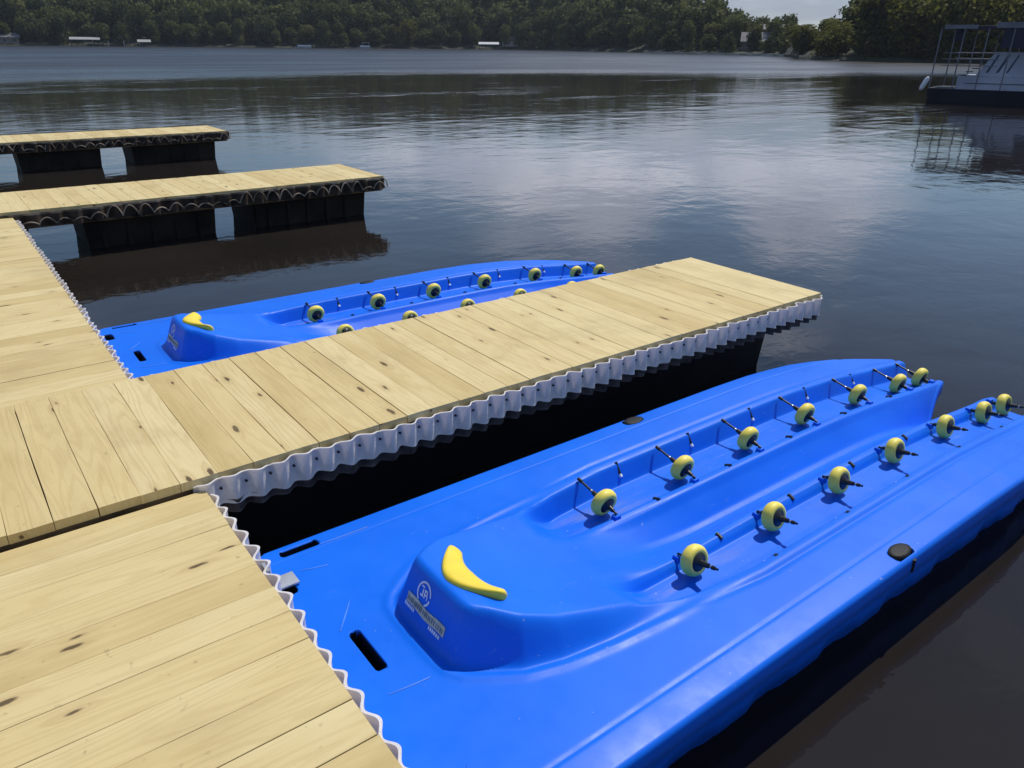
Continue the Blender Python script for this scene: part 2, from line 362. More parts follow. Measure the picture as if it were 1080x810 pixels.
def dock(name, label, x0, x1, y0, y1, z, along, floats, sides, bmats, fmat, seed, skirt=True, group=None, ftop=-.16):
    t = empty(name, ((x0+x1)/2, (y0+y1)/2, WATER)); tag(t, label, 'dock', group)
    t.location = (0, 0, 0)
    boards('deck_boards', t, x0, x1, y0, y1, z, along, seed=seed)
    fb = MB(); a = .012
    fb.box((x0+a, y0+a, z-.19), (x1-a, y0+a+.038, z-.0395)); fb.box((x0+a, y1-a-.038, z-.19), (x1-a, y1-a, z-.0395))
    fb.box((x0+a, y0+a+.04, z-.19), (x0+a+.038, y1-a-.04, z-.0395)); fb.box((x1-a-.038, y0+a+.04, z-.19), (x1-a, y1-a-.04, z-.0395))
    if along == 'y': fb.box((x0+.06, (y0+y1)/2-.02, z-.18), (x1-.06, (y0+y1)/2+.02, z-.0395))
    else: fb.box(((x0+x1)/2-.02, y0+.06, z-.18), ((x0+x1)/2+.02, y1-.06, z-.0395))
    fb.build('frame', FRAME, t)
    for i, s in enumerate(sides):
        p0, p1, n = {'n': ((x0, y0), (x1, y0), (0, -1)), 'f': ((x0, y1), (x1, y1), (0, 1)), 'e': ((x1, y0-.005), (x1, y1+.005), (1, 0))}[s[0]]
        if len(s) > 1: lo, hi = s[1:]; p0 = (lo, p0[1]) if s[0] != 'e' else (p0[0], lo); p1 = (hi, p1[1]) if s[0] != 'e' else (p1[0], hi)
        wavy('bumper_strip', t, p0, p1, n, z-.022, z-(.137 if skirt else .165), bmats, seed=seed*7+i, **(dict(amp=.0135 if s[0] == 'e' else .017) if skirt else dict(period=.20, amp=.028, rim=.022, base=.034)))
        if not skirt:       # pale looped cord laced along the dark edging
            q0 = Vector(p0); q1 = Vector(p1); nn = Vector(n); Lr = (q1-q0).length; nl = round(Lr/.16); pr = None; tb = MB(); rl = random.Random(seed+i)
            hs = [rl.uniform(.25, 1.3) for _ in range(nl+1)]
            for k in range(nl*12+1):
                ph = k/12; kk = min(int(ph), nl-1); c_ = q0+(q1-q0)*(ph/nl)+nn*(.066+.010*math.sin(ph*5))
                p_ = Vector((c_.x, c_.y, z-.145+.098*hs[kk]*abs(math.sin(math.pi*ph))**.8))
                if pr is not None: tb.tube(pr, p_, .008, n=5, caps=False)
                pr = p_
            tb.build('looped_cord', CREAM, t)
        if skirt: wavy('shade_skirt', t, p0, p1, n, z-.139, z-.185, [SKIRT], amp=.015, base=.010, seed=seed*7+i+50)  # wavy dark strip added for the scalloped shade below the bumper
    for fx0, fx1, fy0, fy1 in floats:
        f = MB(); f.frust((fx0, fy0, WATER-.12), (fx1, fy1, z+ftop), .035)
        k = fx0+.16
        while k < fx1-.14 and fmat is DRUM:                       # moulded ribs
            f.box((k, fy0-.006, WATER-.1), (k+.05, fy0+.03, z+ftop-.03)); k += .26
        o = f.build('float', fmat, t)
        bm = bmesh.new(); bm.from_mesh(o.data); bmesh.ops.bevel(bm, geom=bm.edges[:], offset=.012, segments=2, affect='EDGES', clamp_overlap=True); bm.to_mesh(o.data); bm.free()
    return t

W2 = [VINYL]; D2 = [DARKVINYL, CREAM]
dock('finger_dock', 'nearest pine finger dock with white scalloped bumper between the two blue drive-on floats', -1.25, 4.93, 2.855, 4.06, 0, 'y',
     [(.66, 4.56, 2.99, 3.92)], [('n', .56, 4.93), ('f', .66, 4.93), ('e',)], W2, BLACKP, 1)
dock('floating_dock', 'pine walkway platform in the foreground, boards running toward the near blue float', -1.25, .595, -1.6, 2.835, -.05, 'x',
     [(-1.1, .47, -1.4, 2.6)], [('e', -1.6, 2.835)], W2, BLACKP, 2)
dock('floating_dock', 'pine walkway section leading away behind the far blue float', -1.25, .605, 4.09, 9.22, -.05, 'x',
     [(-1.1, .47, 4.3, 9.0)], [('e', 4.15, 9.2)], W2, BLACKP, 3)
dock('finger_dock', 'pine finger dock with black scalloped edge, the one just past the far blue float', -1.25, 4.83, 9.27, 10.57, 0, 'y',
     [(-.6, .74, 9.45, 10.4), (1.25, 2.68, 9.45, 10.4), (3.13, 4.66, 9.45, 10.4)], [('n', .5, 4.83), ('e',)], D2, DRUM, 4, False)
dock('finger_dock', 'farthest pine finger dock, its end near the open lake beyond the other docks', -1.25, 4.95, 15.93, 17.2, 0, 'y',
     [(-.6, .74, 16.1, 17.0), (1.35, 2.68, 16.1, 17.0), (3.2, 4.75, 16.1, 17.0)], [('n', .5, 4.95), ('e',)], D2, DRUM, 5, False)

# ------------------------------------------------------------------ blue drive-on float (one height field, mirrored about v = 0)
def sm(x, a, b):
    t = np.clip((np.asarray(x, float)-a)/(b-a), 0, 1); return t*t*(3-2*t)
U0, U1 = 0.0, 4.22
def drop(u): return np.interp(u, [0, 2.7, 3.0, 3.4, 3.85, 4.25], [0, 0, -.006, -.032, -.080, -.118])
def B_of(u): return np.interp(u, [0, .03, .06, 3.2, 3.4, 3.6, 3.8, 3.95, 4.08, 4.25], [.675, .712, .735, .735, .725, .70, .655, .60, .545, .46])
def W_of(u): return np.interp(u, [0, .45, .50, .55, .62, .75, .9, 1.0, 1.2, 1.5, 3.5, 3.9, 4.25], [.001, .001, .08, .13, .19, .265, .325, .355, .405, .435, .435, .425, .41])
def H_of(u): return np.interp(u, [0, .40, .45, .52, .65, .8, .95, 1.1, 1.25, 5], [.182, .182, .172, .146, .104, .070, .04, .014, 0, 0])
half = [(.306, 0), (.307, .12), (.314, .175), (.340, .214), (.405, .262), (.49, .318), (.62, .358), (.8, .386), (1.05, .408), (1.3, .42)]
out_poly = np.array(half + [(u, -v) for u, v in half[::-1][:-1]])
def sdist(u, v):
    P = np.stack([u, v], -1); best = np.full(u.shape, 1e9)
    A = out_poly; Bp = np.roll(out_poly, -1, 0); ins = np.zeros(u.shape, bool)
    for a, b in zip(A, Bp):
        ab = b-a; t = np.clip(((P-a)@ab)/(ab@ab), 0, 1); q = a+t[..., None]*ab
        if not (abs(a[0]-1.3) < 1e-6 and abs(b[0]-1.3) < 1e-6): best = np.minimum(best, np.linalg.norm(P-q, axis=-1))
        c = ((a[1] > v) != (b[1] > v)); xi = a[0]+(v-a[1])*(b[0]-a[0])/((b[1]-a[1]) if abs(b[1]-a[1]) > 1e-9 else 1e-9); ins ^= (c & (u < xi))
    return np.where(ins, best, -best)
_t = np.linspace(0, .6, 601)
_k = np.interp(_t, [0, .03, .11, .135, .150, .172, .190, .205, .33, .380, .418, .426, .435, .6],
               [-.168, -.160, -.092, -.062, -.057, -.058, -.072, -.092, -.094, -.092, -.006, .0, .0, .0])
_k = np.convolve(np.pad(_k, 4, mode='edge'), np.ones(9)/9, 'valid')
def trough(vv): return np.interp(vv, _t, _k)
SLOTS = [(.135, .045, .018, .10, -.10), (.175, .685, .075, .020, -.10), (.05, .50, .022, .055, -.10), 
         (2.0, .705, .06, .026, -.05), (2.03, -.705, .06, .026, -.05)]   # u, v, half-u, half-v, depth
def height(u, v):
    av = np.abs(v)
    deck = -.010*np.clip((av-.630)/.11, 0, 1)**1.6 - .0025*np.exp(-((av-.640)/.007)**2) + drop(u)
    # faint raised welt along both deck strips
    w_ = W_of(u); deck = deck - .007*np.exp(-((av-w_-.052)/.011)**2)*sm(u, 1.1, 1.5) + .004*np.exp(-((av-w_-.02)/.018)**2)*sm(u, 1.1, 1.5)
    sd = sdist(u, v); Hh = H_of(u)
    fil = np.clip(sd/.085, -1, 1)
    O = deck + Hh*sm(sd, -.008, .085)
    lip = np.exp(-((sd+.03)/.018)**2)*.006*sm(u, 1.3, .9)      # moulded step round the hump's foot
    O = O + lip
    w = W_of(u); q = np.clip(av/np.maximum(w, .01), 0, 1)
    zc = np.interp(u, [0, .46, .56, .7, .9, 1.1, 1.4, 1.8, 5], [.17, .165, .122, .070, .012, -.045, -.11, -.16, -.16])
    Cr = zc + (np.maximum(O, deck) - zc)*q**1.35
    vv = np.where(av < .2, av, .2+(av-.2)*(.430-.2)/np.maximum(w-.2, .02)) if True else av
    Tr = trough(np.clip(vv, 0, .6)) + drop(u)*np.where(av < .2, .85, 1) - .10*sm(u, 3.1, 4.2)*sm(.13-av, 0, .12)
    k0 = sm(av, .11, .20); k = sm(u, .93, 1.16)*k0 + sm(u, 1.0, 1.8)*(1-k0)
    I = Cr*(1-k) + Tr*k
    z = np.where(av < w, I, O)
    return z
def slot_mask(u, v):
    m = np.zeros(u.shape)
    for su, sv, hu, hv, dz in SLOTS:
        r = min(hu, hv)*.75; qx = np.maximum(np.abs(u-su)-(hu-r), 0); qy = np.maximum(np.abs(v-sv)-(hv-r), 0)
        m = np.minimum(m, dz*sm(r-np.hypot(qx, qy), -.003, .004))
    return m
def refined(lo, hi, n, centers, width, gain):
    x = np.linspace(lo, hi, 4000); d = np.ones_like(x)
    for c in centers: d += gain*np.exp(-((x-c)/width)**2)
    cum = np.cumsum(d); cum = (cum-cum[0])/(cum[-1]-cum[0]); return np.interp(np.linspace(0, 1, n), cum, x)
def port_mesh():
    tu = refined(0, 1, 560, [.032, .041, .487, .475], .020, 4.0)
    sv = refined(-1, 1, 300, [s*q for s in (-1, 1) for q in (.20, .26, .50, .58, .90)], .03, 1.6)
    T, S = np.meshgrid(tu, sv, indexing='ij')
    uend = 3.80 + (U1-3.80)*np.minimum(1, np.abs(S)/.32)
    
    Ug = T*U1 - (U1-uend)*T**9; Vg = S*B_of(Ug)
    Z = height(Ug, Vg); sl = slot_mask(Ug, Vg); Z = Z + sl
    nu, nv = T.shape
    V = np.stack([Ug, Vg, Z], -1).reshape(-1, 3)
    idx = np.arange(nu*nv).reshape(nu, nv)
    Fc = np.stack([idx[:-1, :-1], idx[1:, :-1], idx[1:, 1:], idx[:-1, 1:]], -1).reshape(-1, 4)
    slf = (sl[:-1, :-1]+sl[1:, :-1]+sl[1:, 1:]+sl[:-1, 1:])/4
    mi = (slf.ravel() < -.012).astype(np.int32)  # slot faces painted black for the shade inside the hole
    loop = np.concatenate([idx[:-1, 0], idx[-1, :-1], idx[:0:-1, -1], idx[0, :0:-1]])
    P = V[loop]; nx = np.roll(P, -1, 0)[:, :2]-np.roll(P, 1, 0)[:, :2]
    nrm = np.stack([nx[:, 1], -nx[:, 0]], -1); nrm /= np.maximum(np.linalg.norm(nrm, axis=1, keepdims=True), 1e-9)
    for _ in range(6): nrm = (nrm+np.roll(nrm, 1, 0)+np.roll(nrm, -1, 0)); nrm /= np.maximum(np.linalg.norm(nrm, axis=1, keepdims=True), 1e-9)
    arc = np.cumsum(np.linalg.norm(P[:, :2]-np.roll(P, 1, 0)[:, :2], axis=1))
    rib = np.clip(np.sin(arc*2*np.pi/.42)*3, -1, 1)*.5+.5; rib2 = np.clip(np.sin(arc*2*np.pi/.42+.9)*2.2, -1, 1)*.5+.5
    prof = [(.004, -.001, 0), (.010, -.004, 0), (.0145, -.010, 0), (.017, -.018, 0), (.018, -.045, 0), (.018, -.080, 0), (.008, -.088, 0), (-.018, -.094, 0), (-.026, -.100, 0), (-.028, -.20, 1), (-.034, -.265, 1), (-.070, -.275, 1), (-.085, -.46, 1)]
    Vs = [V]; Fs = [Fc]; prev = loop; n = len(loop); base = len(V); mis = [mi]
    for o, dz, rb in prof:
        oo = o - rb*.013*(rib if dz > -.2 else rib2)*(1 if dz > -.3 else .6)
        q = P.copy(); q[:, :2] += nrm*np.reshape(oo*np.ones(n), (-1, 1)); q[:, 2] = np.maximum(P[:, 2]+dz, -.47) if dz > -.4 else -.47
        Vs.append(q); cur = np.arange(base, base+n); base += n
        Fs.append(np.stack([prev, cur, np.roll(cur, -1), np.roll(prev, -1)], -1)); mis.append(np.zeros(n, np.int32)); prev = cur
    V = np.concatenate(Vs); Fc = np.concatenate(Fs)
    me = np_mesh('drive_on_float_body', V, Fc, True)
    me.polygons.foreach_set('material_index', np.concatenate(mis)); me.polygons.foreach_set('use_smooth', np.concatenate(mis) == 0); me.validate()
    bm = bmesh.new(); bm.from_mesh(me); bmesh.ops.recalc_face_normals(bm, faces=bm.faces)
    bm.faces.ensure_lookup_table()
    if bm.faces[1000].normal.z < 0: bmesh.ops.reverse_faces(bm, faces=bm.faces)
    bm.to_mesh(me); bm.free()
    return me
def hz(u, v): return float(height(np.array([u]), np.array([v]))[0])
def front_u(v, z):        # u where the hump's front face reaches height z
    v = .004 if abs(v) < .004 else v; us = np.linspace(.24, .44, 201); zz = np.maximum.accumulate(height(us, np.full(us.shape, v)) + np.arange(201)*1e-7); return float(np.interp(z, zz, us))
def decal_front(mb, poly_fn, na, nb, off=.0025):
    """poly_fn(a,b) -> (v,z); wraps a patch on the front face"""
    vs = []
    for i in range(na+1):
        for j in range(nb+1):
            v, z = poly_fn(i/na, j/nb); u = front_u(v, z); e = .004
            gu = (front_u(v, z+e)-front_u(v, z-e))/(2*e); gv = (front_u(v+e, z)-front_u(v-e, z))/(2*e)
            nrm = Vector((-1, gv, gu)).normalized(); p = Vector((u, v, z))+nrm*off; vs.append(p)
    mb.add(vs, [(i*(nb+1)+j, (i+1)*(nb+1)+j, (i+1)*(nb+1)+j+1, i*(nb+1)+j+1) for i in range(na) for j in range(nb)], True)

def make_port():
    root = empty('drive_on_float', (0, 0, 0))
    body = mesh_obj('float_body', port_mesh(), [BLUE, RUBBER_AND_SHADE], root)
    # --- yellow bow stop: crescent cradle on the hump
    V = []; Fc = []; n = 72
    for i in range(n+1):
        t = -1+2*i/n; a = abs(t); rnd = math.sqrt(max(0.0, 1-((a-.88)/.12)**2)) if a > .88 else 1
        ou, ov = .408+.118*a**1.8, .166*t-.008; iu, iv = .408+.100+.048*a**2.2, .132*t-.008
        mu, mv = (ou+iu)/2, (ov+iv)/2; rr_ = .08+.92*rnd; zt = .196 - .012*a
        for q, dz in [(.02, -.050), (-.03, -.014), (.02, -.004), (.10, 0), (.25, -.002), (.55, -.010), (.85, -.022), (1.0, -.032), (1.0, -.07), (.5, -.07)]:
            pu, pv = ou+(iu-ou)*q, ov+(iv-ov)*q; V.append((mu+(pu-mu)*rr_, mv+(pv-mv)*rr_, zt-.030+(dz+.030)*rr_))
    m = 10
    for i in range(n):
        for j in range(m): Fc.append((i*m+j, i*m+(j+1) % m, (i+1)*m+(j+1) % m, (i+1)*m+j))
    Fc += [tuple(range(m)), tuple(range(n*m, n*m+m))[::-1]]
    me = bpy.data.meshes.new('bow_stop'); me.from_pydata(V, [], Fc); me.polygons.foreach_set('use_smooth', [True]*len(Fc)); me.update()
    bm = bmesh.new(); bm.from_mesh(me); bmesh.ops.recalc_face_normals(bm, faces=bm.faces); bm.to_mesh(me); bm.free()
    mesh_obj('bow_stop', me, YPAD, root)
    # --- wheels
    stations = [(1.365, 0), (1.865, 0), (2.355, 0), (2.845, -.006), (3.375, -.034), (3.85, -.088), (4.13, -.118)]
    tyre0 = None
    for u, dz in stations:
        for s in (1, -1):
            tilt = math.radians(12)
            ax = Vector((0, s*math.cos(tilt), math.sin(tilt)))          # outward and up
            c = Vector((u, s*.250, -.023+dz))
            w = empty('roller_wheel', (0, 0, 0)); w.parent = root; w.location = c; w.rotation_euler = (0, 0, 0)
            if tyre0 is None:
                pass
            for bv, bw, bh in ((.172, .013, .014),):      # moulded saddles that carry the axle
                sdl = MB(); zb = hz(u, s*bv); sdl.frust((-.014, -bw, -.020), (.014, bw, bh), -.004); bo_ = sdl.build('axle_saddle', BLUE, root); bo_.location = (u, s*bv, zb if bv < .3 else hz(u, s*.44)-.008)
            key = s
            if key not in WHEELS:
                t = MB(); t.lathe((0, 0, 0), ax, [(-.018, .031), (-.023, .037), (-.0255, .046), (-.022, .055), (-.012, .0615), (0, .0635), (.012, .0615), (.022, .055), (.0255, .046), (.023, .037), (.018, .031)], 32)
                h = MB(); h.lathe((0, 0, 0), ax, [(-.036, .001), (-.036, .014), (-.024, .020), (-.0245, .037), (.0245, .037), (.024, .020), (.036, .014), (.036, .001)], 24)
                x = MB(); x.tube(ax*-.082, ax*(.170 if s > 0 else .112), .0050, n=8); x.tube(ax*.030, ax*.070, .014, .010, n=10); x.tube(ax*-.060, ax*-.034, .009, .011, n=10)
                x.tube(ax*(.148 if s > 0 else .086), ax*(.172 if s > 0 else .098), .009, .008, n=10)
                g = MB(); g.tube(ax*.078, ax*.084, .0066, n=8)
                WHEELS[key] = [t.build('tyre', YTYRE, w), h.build('hub', HUB, w), x.build('axle', HUB, w), g.build('bushing', STEEL, w)]
            else:
                for o in WHEELS[key]:
                    q = o.copy(); C.objects.link(q); q.parent = w
    # --- spare axle notches between wheels
    for u in (1.615, 2.11, 2.60, 3.105, 3.60):
        for s in (1, -1):
            n_ = MB(); zl = hz(u, s*.405); zd = float(drop(u))
            n_.tube((u, s*.438, zd+.003), (u, s*.405, zl-.004), .0085, .0085, n=8)
            m_ = MB(); m_.tube((u, s*.158, hz(u, s*.158)+.003), (u, s*.188, hz(u, s*.188)+.004), .009, .009, n=8)
            o = n_.build('axle_notch', HUB, root); m_.build('axle_notch', HUB, root)
            b_ = MB(); b_.tube((u, s*.406, zl-.002), (u, s*.396, zl-.012), .0095, n=8); b_.build('notch_pin', WHITE, o)
    # --- rubber edge caps beside the two mid slots
    for u, s in ((2.0, 1), (2.03, -1)):
        p = MB(); v = s*.700; z = hz(u, s*.66)
        ring = [(u+.062*math.cos(t), v+.034*math.sin(t)) for t in np.linspace(0, 2*math.pi, 20, endpoint=False)]
        vs = [(x, y, z-.03) for x, y in ring]+[(x, y, z+.001) for x, y in ring]+[(u+(x-u)*.7, v+(y-v)*.7, z+.003) for x, y in ring]
        fs = [(i, (i+1) % 20, 20+(i+1) % 20, 20+i) for i in range(20)]+[(20+i, 20+(i+1) % 20, 40+(i+1) % 20, 40+i) for i in range(20)]+[tuple(range(40, 60))]
        p.add(vs, fs, True); p.tube((u+.02, s*.750, z-.02), (u+.02, s*.750, z-.075), .010, n=8); p.build('coupling_cap', RUBBER_AND_SHADE, root)
    # --- printed emblem on the hump's front
    e = MB(); cv, cz, ra, rb = .046, .114, .040, .040
    def arc(t0, t1, r0, r1, nn, dv=0, dz=0): decal_front(e, lambda a, b: (cv+dv+(r0+(r1-r0)*b)*ra*math.cos(t0+(t1-t0)*a), cz+dz+(r0+(r1-r0)*b)*rb*math.sin(t0+(t1-t0)*a)), nn, 1)
    arc(-.9, 3.0, .84, 1.0, 22); arc(3.3, 4.3, .80, .98, 8)
    for k, (v0, w0, z0, h0) in enumerate([(-.010, .006, -.012, .026), (-.020, .010, -.012, .006), (.001, .006, -.012, .029), (.007, .009, .011, .006), (.014, .005, -.001, .016), (.007, .008, -.002, .005), (.018, .004, -.012, .014), (-.020, .016, .018, .005)]):
        decal_front(e, lambda a, b: (cv-v0-w0*a, cz+z0+h0*b), 2, 2)
    eo = e.build('printed_emblem', WHITE, root)
    bn = MB(); decal_front(bn, lambda a, b: (.130-.230*a, .046+.034*b+.003*math.sin(a*9)), 16, 3); bo = bn.build('printed_banner', TAN, eo)
    sx = MB(); rr = random.Random(3); a = .03
    while a < .95:
        wd = rr.uniform(.018, .035)
        decal_front(sx, lambda p, q: (.130-.230*(a+wd*p), .055+.016*q), 1, 2, .0035); a += wd+rr.uniform(.010, .03)
    sx.build('banner_lettering', TANDARK, bo)
    lt = MB(); a = 0
    for lo, hi, zb in ((.076, .134, .034), (-.088, -.020, .032)):
        x_ = hi
        while x_ > lo:
            wd = rr.uniform(.005, .010); decal_front(lt, lambda p, q: (x_-wd*p, zb+.011*q), 1, 1); x_ -= wd+.003
    lt.build('small_lettering', WHITE, eo)
    # --- moulded pale seams on the bow deck
    for (ua, va, ub, vb) in ((.10, -.16, .235, -.175), (.10, .17, .20, .30), (.12, .55, .22, .52), (.09, -.60, .15, -.50), (.25, .66, .45, .655)):
        sl = MB(); d = Vector((ub-ua, vb-va, 0)); nn = Vector((-d.y, d.x, 0)).normalized()*.0032; ks = 10; vs = []
        for i in range(ks+1):
            p = Vector((ua, va, 0))+d*(i/ks); wv = nn*math.sin(math.pi*min(1, max(.1, i/ks)))**.5
            for sg in (-1, 0, 1):
                q = p+wv*sg; vs.append((q.x, q.y, hz(q.x, q.y)+(.0035 if sg == 0 else .0005)))
        sl.add(vs, [(i*3+j, i*3+j+1, (i+1)*3+j+1, (i+1)*3+j) for i in range(ks) for j in (0, 1)], True); sl.build('moulded_seam', SEAM, root)
    return root
WHEELS = {}
def copy_tree(o, parent=None):
    c = o.copy(); C.objects.link(c)
    if parent: c.parent = parent
    for ch in [x for x in bpy.data.objects if x.parent == o]: copy_tree(ch, c)
    return c
p1 = make_port(); p2 = copy_tree(p1)
p1.location = (.635, 1.722, DECK); p2.location = (.655, 4.80, DECK)
p1.rotation_euler.z = math.radians(.2); p2.rotation_euler.z = math.radians(-.6)
G = 'blue drive-on floats moored beside the finger dock'
tag(p1, 'bright blue drive-on watercraft float nearest the viewer, on the open-water side of the white-edged dock', 'boat float', G)
tag(p2, 'far blue drive-on float, partly hidden behind the near finger dock', 'boat float', G)

# little grey hinge plates that tie the near float to the walkway
def hinge(y, lab):
    r = empty('mooring_bracket', (.63, y, DECK)); b = MB(); b.box((0, -.036, .006), (.095, .036, .016), .003); b.box((-.012, -.028, .006), (0, .028, .10), 0)
    b.build('plate', ALU, r); k = MB()
    for dy in (-.014, .014): k.tube((.03, dy, .012), (.03, dy, .018), .006, n=6)
    k.build('bolts', STEEL, r); tag(r, lab, 'bracket')
hinge(2.235, 'small grey metal bracket joining the near blue float corner to the walkway')

# ------------------------------------------------------------------ water
def lake():
    R = 6000; n = 96; V = [(0, 0, WATER)]; Fc = []
    for r in (30, 120, 500, 2000, R):
        for i in range(n): V.append((r*math.cos(2*math.pi*i/n), r*math.sin(2*math.pi*i/n), WATER))
    for i in range(n): Fc.append((0, 1+i, 1+(i+1) % n))
    for k in range(4):
        for i in range(n): Fc.append((1+k*n+i, 1+(k+1)*n+i, 1+(k+1)*n+(i+1) % n, 1+k*n+(i+1) % n))
    me = bpy.data.meshes.new('water'); me.from_pydata(V, [], Fc); me.update()
    o = mesh_obj('water', me, LAKE); tag(o, kind='structure')
lake()

# ------------------------------------------------------------------ far shore
SH = [(-10, 150), (10, 150), (28, 158), (33.2, 165), (34.2, 178), (34.8, 232), (38, 248), (42, 272), (47, 330), (53, 395), (65, 372), (85, 385), (110, 400), (130, 380)]
def shore(a): return float(np.interp(a, [s[0] for s in SH], [s[1] for s in SH]))
HL = [(-10, 5), (10, 6), (30, 6), (33, 5), (34.6, 3.5), (36.5, 3.2), (38.5, 5), (41, 10), (46, 18), (53, 28), (62, 28), (72, 22), (90, 22), (130, 20)]
def hill(a, e):
    h = float(np.interp(a, [s[0] for s in HL], [s[1] for s in HL])); w = 75 if a > 40 else 45
    t = min(1, max(0, e/w)); return WATER + .55*min(1, max(-1, e/1.5)) + h*(t*t*(3-2*t))
def pol(a, d): return (d*math.cos(math.radians(a)), d*math.sin(math.radians(a)))
def terrain():
    az = np.arange(-10, 130.1, .5); es = [-6, -1.5, 0, 1.5, 4, 10, 20, 32, 45, 60, 75, 110, 300, 1200, 3500]; V = []; Fc = []
    for a in az:
        for e in es:
            x, y = pol(a, shore(a)+e); z = hill(a, e) + (random.uniform(-.3, .3) if e > 3 else 0) + (0 if e < 200 else -2)
            V.append((x, y, z if e > -5 else WATER-1.5))
    m = len(es)
    for i in range(len(az)-1):
        for j in range(m-1): Fc.append((i*m+j, i*m+j+1, (i+1)*m+j+1, (i+1)*m+j))
    me = bpy.data.meshes.new('hills'); me.from_pydata(V, [], Fc); me.update()
    mt = simple('forest_floor', (.035, .040, .020), .9, .4, .08)
    o = mesh_obj('hills', me, mt); tag(o, kind='structure')
terrain()

def crown_arrays(rng, H, Wd, n, leaf, lobes=9, conic=0.0, base=.22):
    """leaf clumps spread over the shells of several lobes -> V, F, tint"""
    cs = []
    for k in range(lobes):
        h = rng.uniform(base+.12, .86); rad = Wd*.5*(1-.62*max(0, h-.45)/.55)*(1-conic*h)
        a = rng.uniform(0, 2*np.pi); rr = rad*rng.uniform(.15, .62)
        cs.append((rr*np.cos(a), rr*np.sin(a), h*H, rng.uniform(.26, .42)*Wd*(1-.35*conic*h), rng.uniform(0, 1)))
    cs.append((0, 0, H*.60, Wd*.34, .5)); cs.append((0, 0, H*.82, Wd*.2, .6))
    cs = np.array(cs); w = cs[:, 3]**2; pick = rng.choice(len(cs), n, p=w/w.sum()); c = cs[pick]
    d = rng.normal(size=(n, 3)); d /= np.linalg.norm(d, axis=1, keepdims=True)
    r = c[:, 3]*rng.uniform(.55, 1.08, n)
    P = c[:, :3] + d*r[:, None]*np.array([1, 1, .85]); P[:, 2] = np.clip(P[:, 2], H*base*.6, H*1.02)
    nr = d + rng.normal(size=(n, 3))*.8; nr /= np.linalg.norm(nr, axis=1, keepdims=True)
    a = np.cross(nr, rng.normal(size=(n, 3))); a /= np.linalg.norm(a, axis=1, keepdims=True); b = np.cross(nr, a)
    s = leaf*rng.uniform(.6, 1.35, n)[:, None]*.5
    bend = nr*s*.5
    q = np.stack([P-a*s*rng.uniform(.6, 1.2, (n, 1))-b*s+bend*.6, P+a*s-b*s*rng.uniform(.5, 1.2, (n, 1))-bend, P+a*s*rng.uniform(.6, 1.2, (n, 1))+b*s+bend, P-a*s+b*s*rng.uniform(.5, 1.2, (n, 1))-bend], 1)
    return q.reshape(-1, 3), c[:, 4], rng.uniform(0, 1, n)
def crown_mesh(name, V, t1, t2):
    n = len(V)//4; me = np_mesh(name, V, np.arange(n*4).reshape(n, 4))
    ca = me.color_attributes.new('tint', 'FLOAT_COLOR', 'POINT'); col = np.zeros((n*4, 4), np.float32)
    col[:, 0] = np.repeat(t1, 4); col[:, 1] = np.repeat(t2, 4); col[:, 3] = 1; ca.data.foreach_set('color', col.ravel())
    return me
BARK = simple('bark', (.09, .07, .05), .9, .3, 2)
LF = leaf_mat('far_leaves', (.026, .042, .014), (.150, .165, .045)); LY = leaf_mat('sunny_leaves', (.050, .062, .012), (.24, .23, .04), .45)
LM = leaf_mat('bank_leaves', (.026, .036, .009), (.18, .18, .036), .4)
def trunk(H, name, r=.02):
    t = MB(); h = H*.5; b = Vector((0, 0, -.8)); k = Vector((H*.01, -H*.01, h*.5)); e = Vector((0, H*.01, h))
    t.tube(b, k, H*r, H*r*.75, 8, False); t.tube(k, e, H*r*.75, H*r*.4, 8, False)
    for i in range(5):
        a = i*1.3; s = k.lerp(e, i/5); t.tube(s, s+Vector((math.cos(a)*H*.17, math.sin(a)*H*.17, H*.2)), H*r*.4, H*r*.12, 6, False)
    return t.build(name, BARK)
def tree_proto(seed, H, Wd, n, leaf, mat, **kw):
    rng = np.random.default_rng(seed); V, t1, t2 = crown_arrays(rng, H, Wd, n, leaf, **kw)
    tr = trunk(H, 'trunk'); cr = mesh_obj('crown', crown_mesh('crown', V, t1, t2), mat)
    tr_me, cr_me = tr.data, cr.data; bpy.data.objects.remove(tr); bpy.data.objects.remove(cr)
    return tr_me, cr_me
def plant(name, proto, loc, rz, sc, label, group):
    r = empty(name, loc, rz); r.scale = (sc[0], sc[0], sc[1])
    for nm, me in (('trunk', proto[0]), ('crown', proto[1])):
        o = bpy.data.objects.new(nm, me); C.objects.link(o); o.parent = r
    tag(r, label, 'tree', group); return r
far_p = [tree_proto(20+i, 15, 10.5+(i % 3), 1500, .74, LF, lobes=8+i % 4, base=.06, conic=.15*(i % 2)) for i in range(6)]
sun_p = [tree_proto(40+i, 12, 11, 1500, .7, LY, lobes=9, base=.05) for i in range(2)]
bank_p = [tree_proto(60+i, 12.5, 10.5, 2600, .52, LM, lobes=11, base=.04) for i in range(5)]
banky_p = [tree_proto(70+i, 9.5, 9.5, 2400, .50, LY, lobes=11, base=.03) for i in range(2)]
rg = random.Random(5)
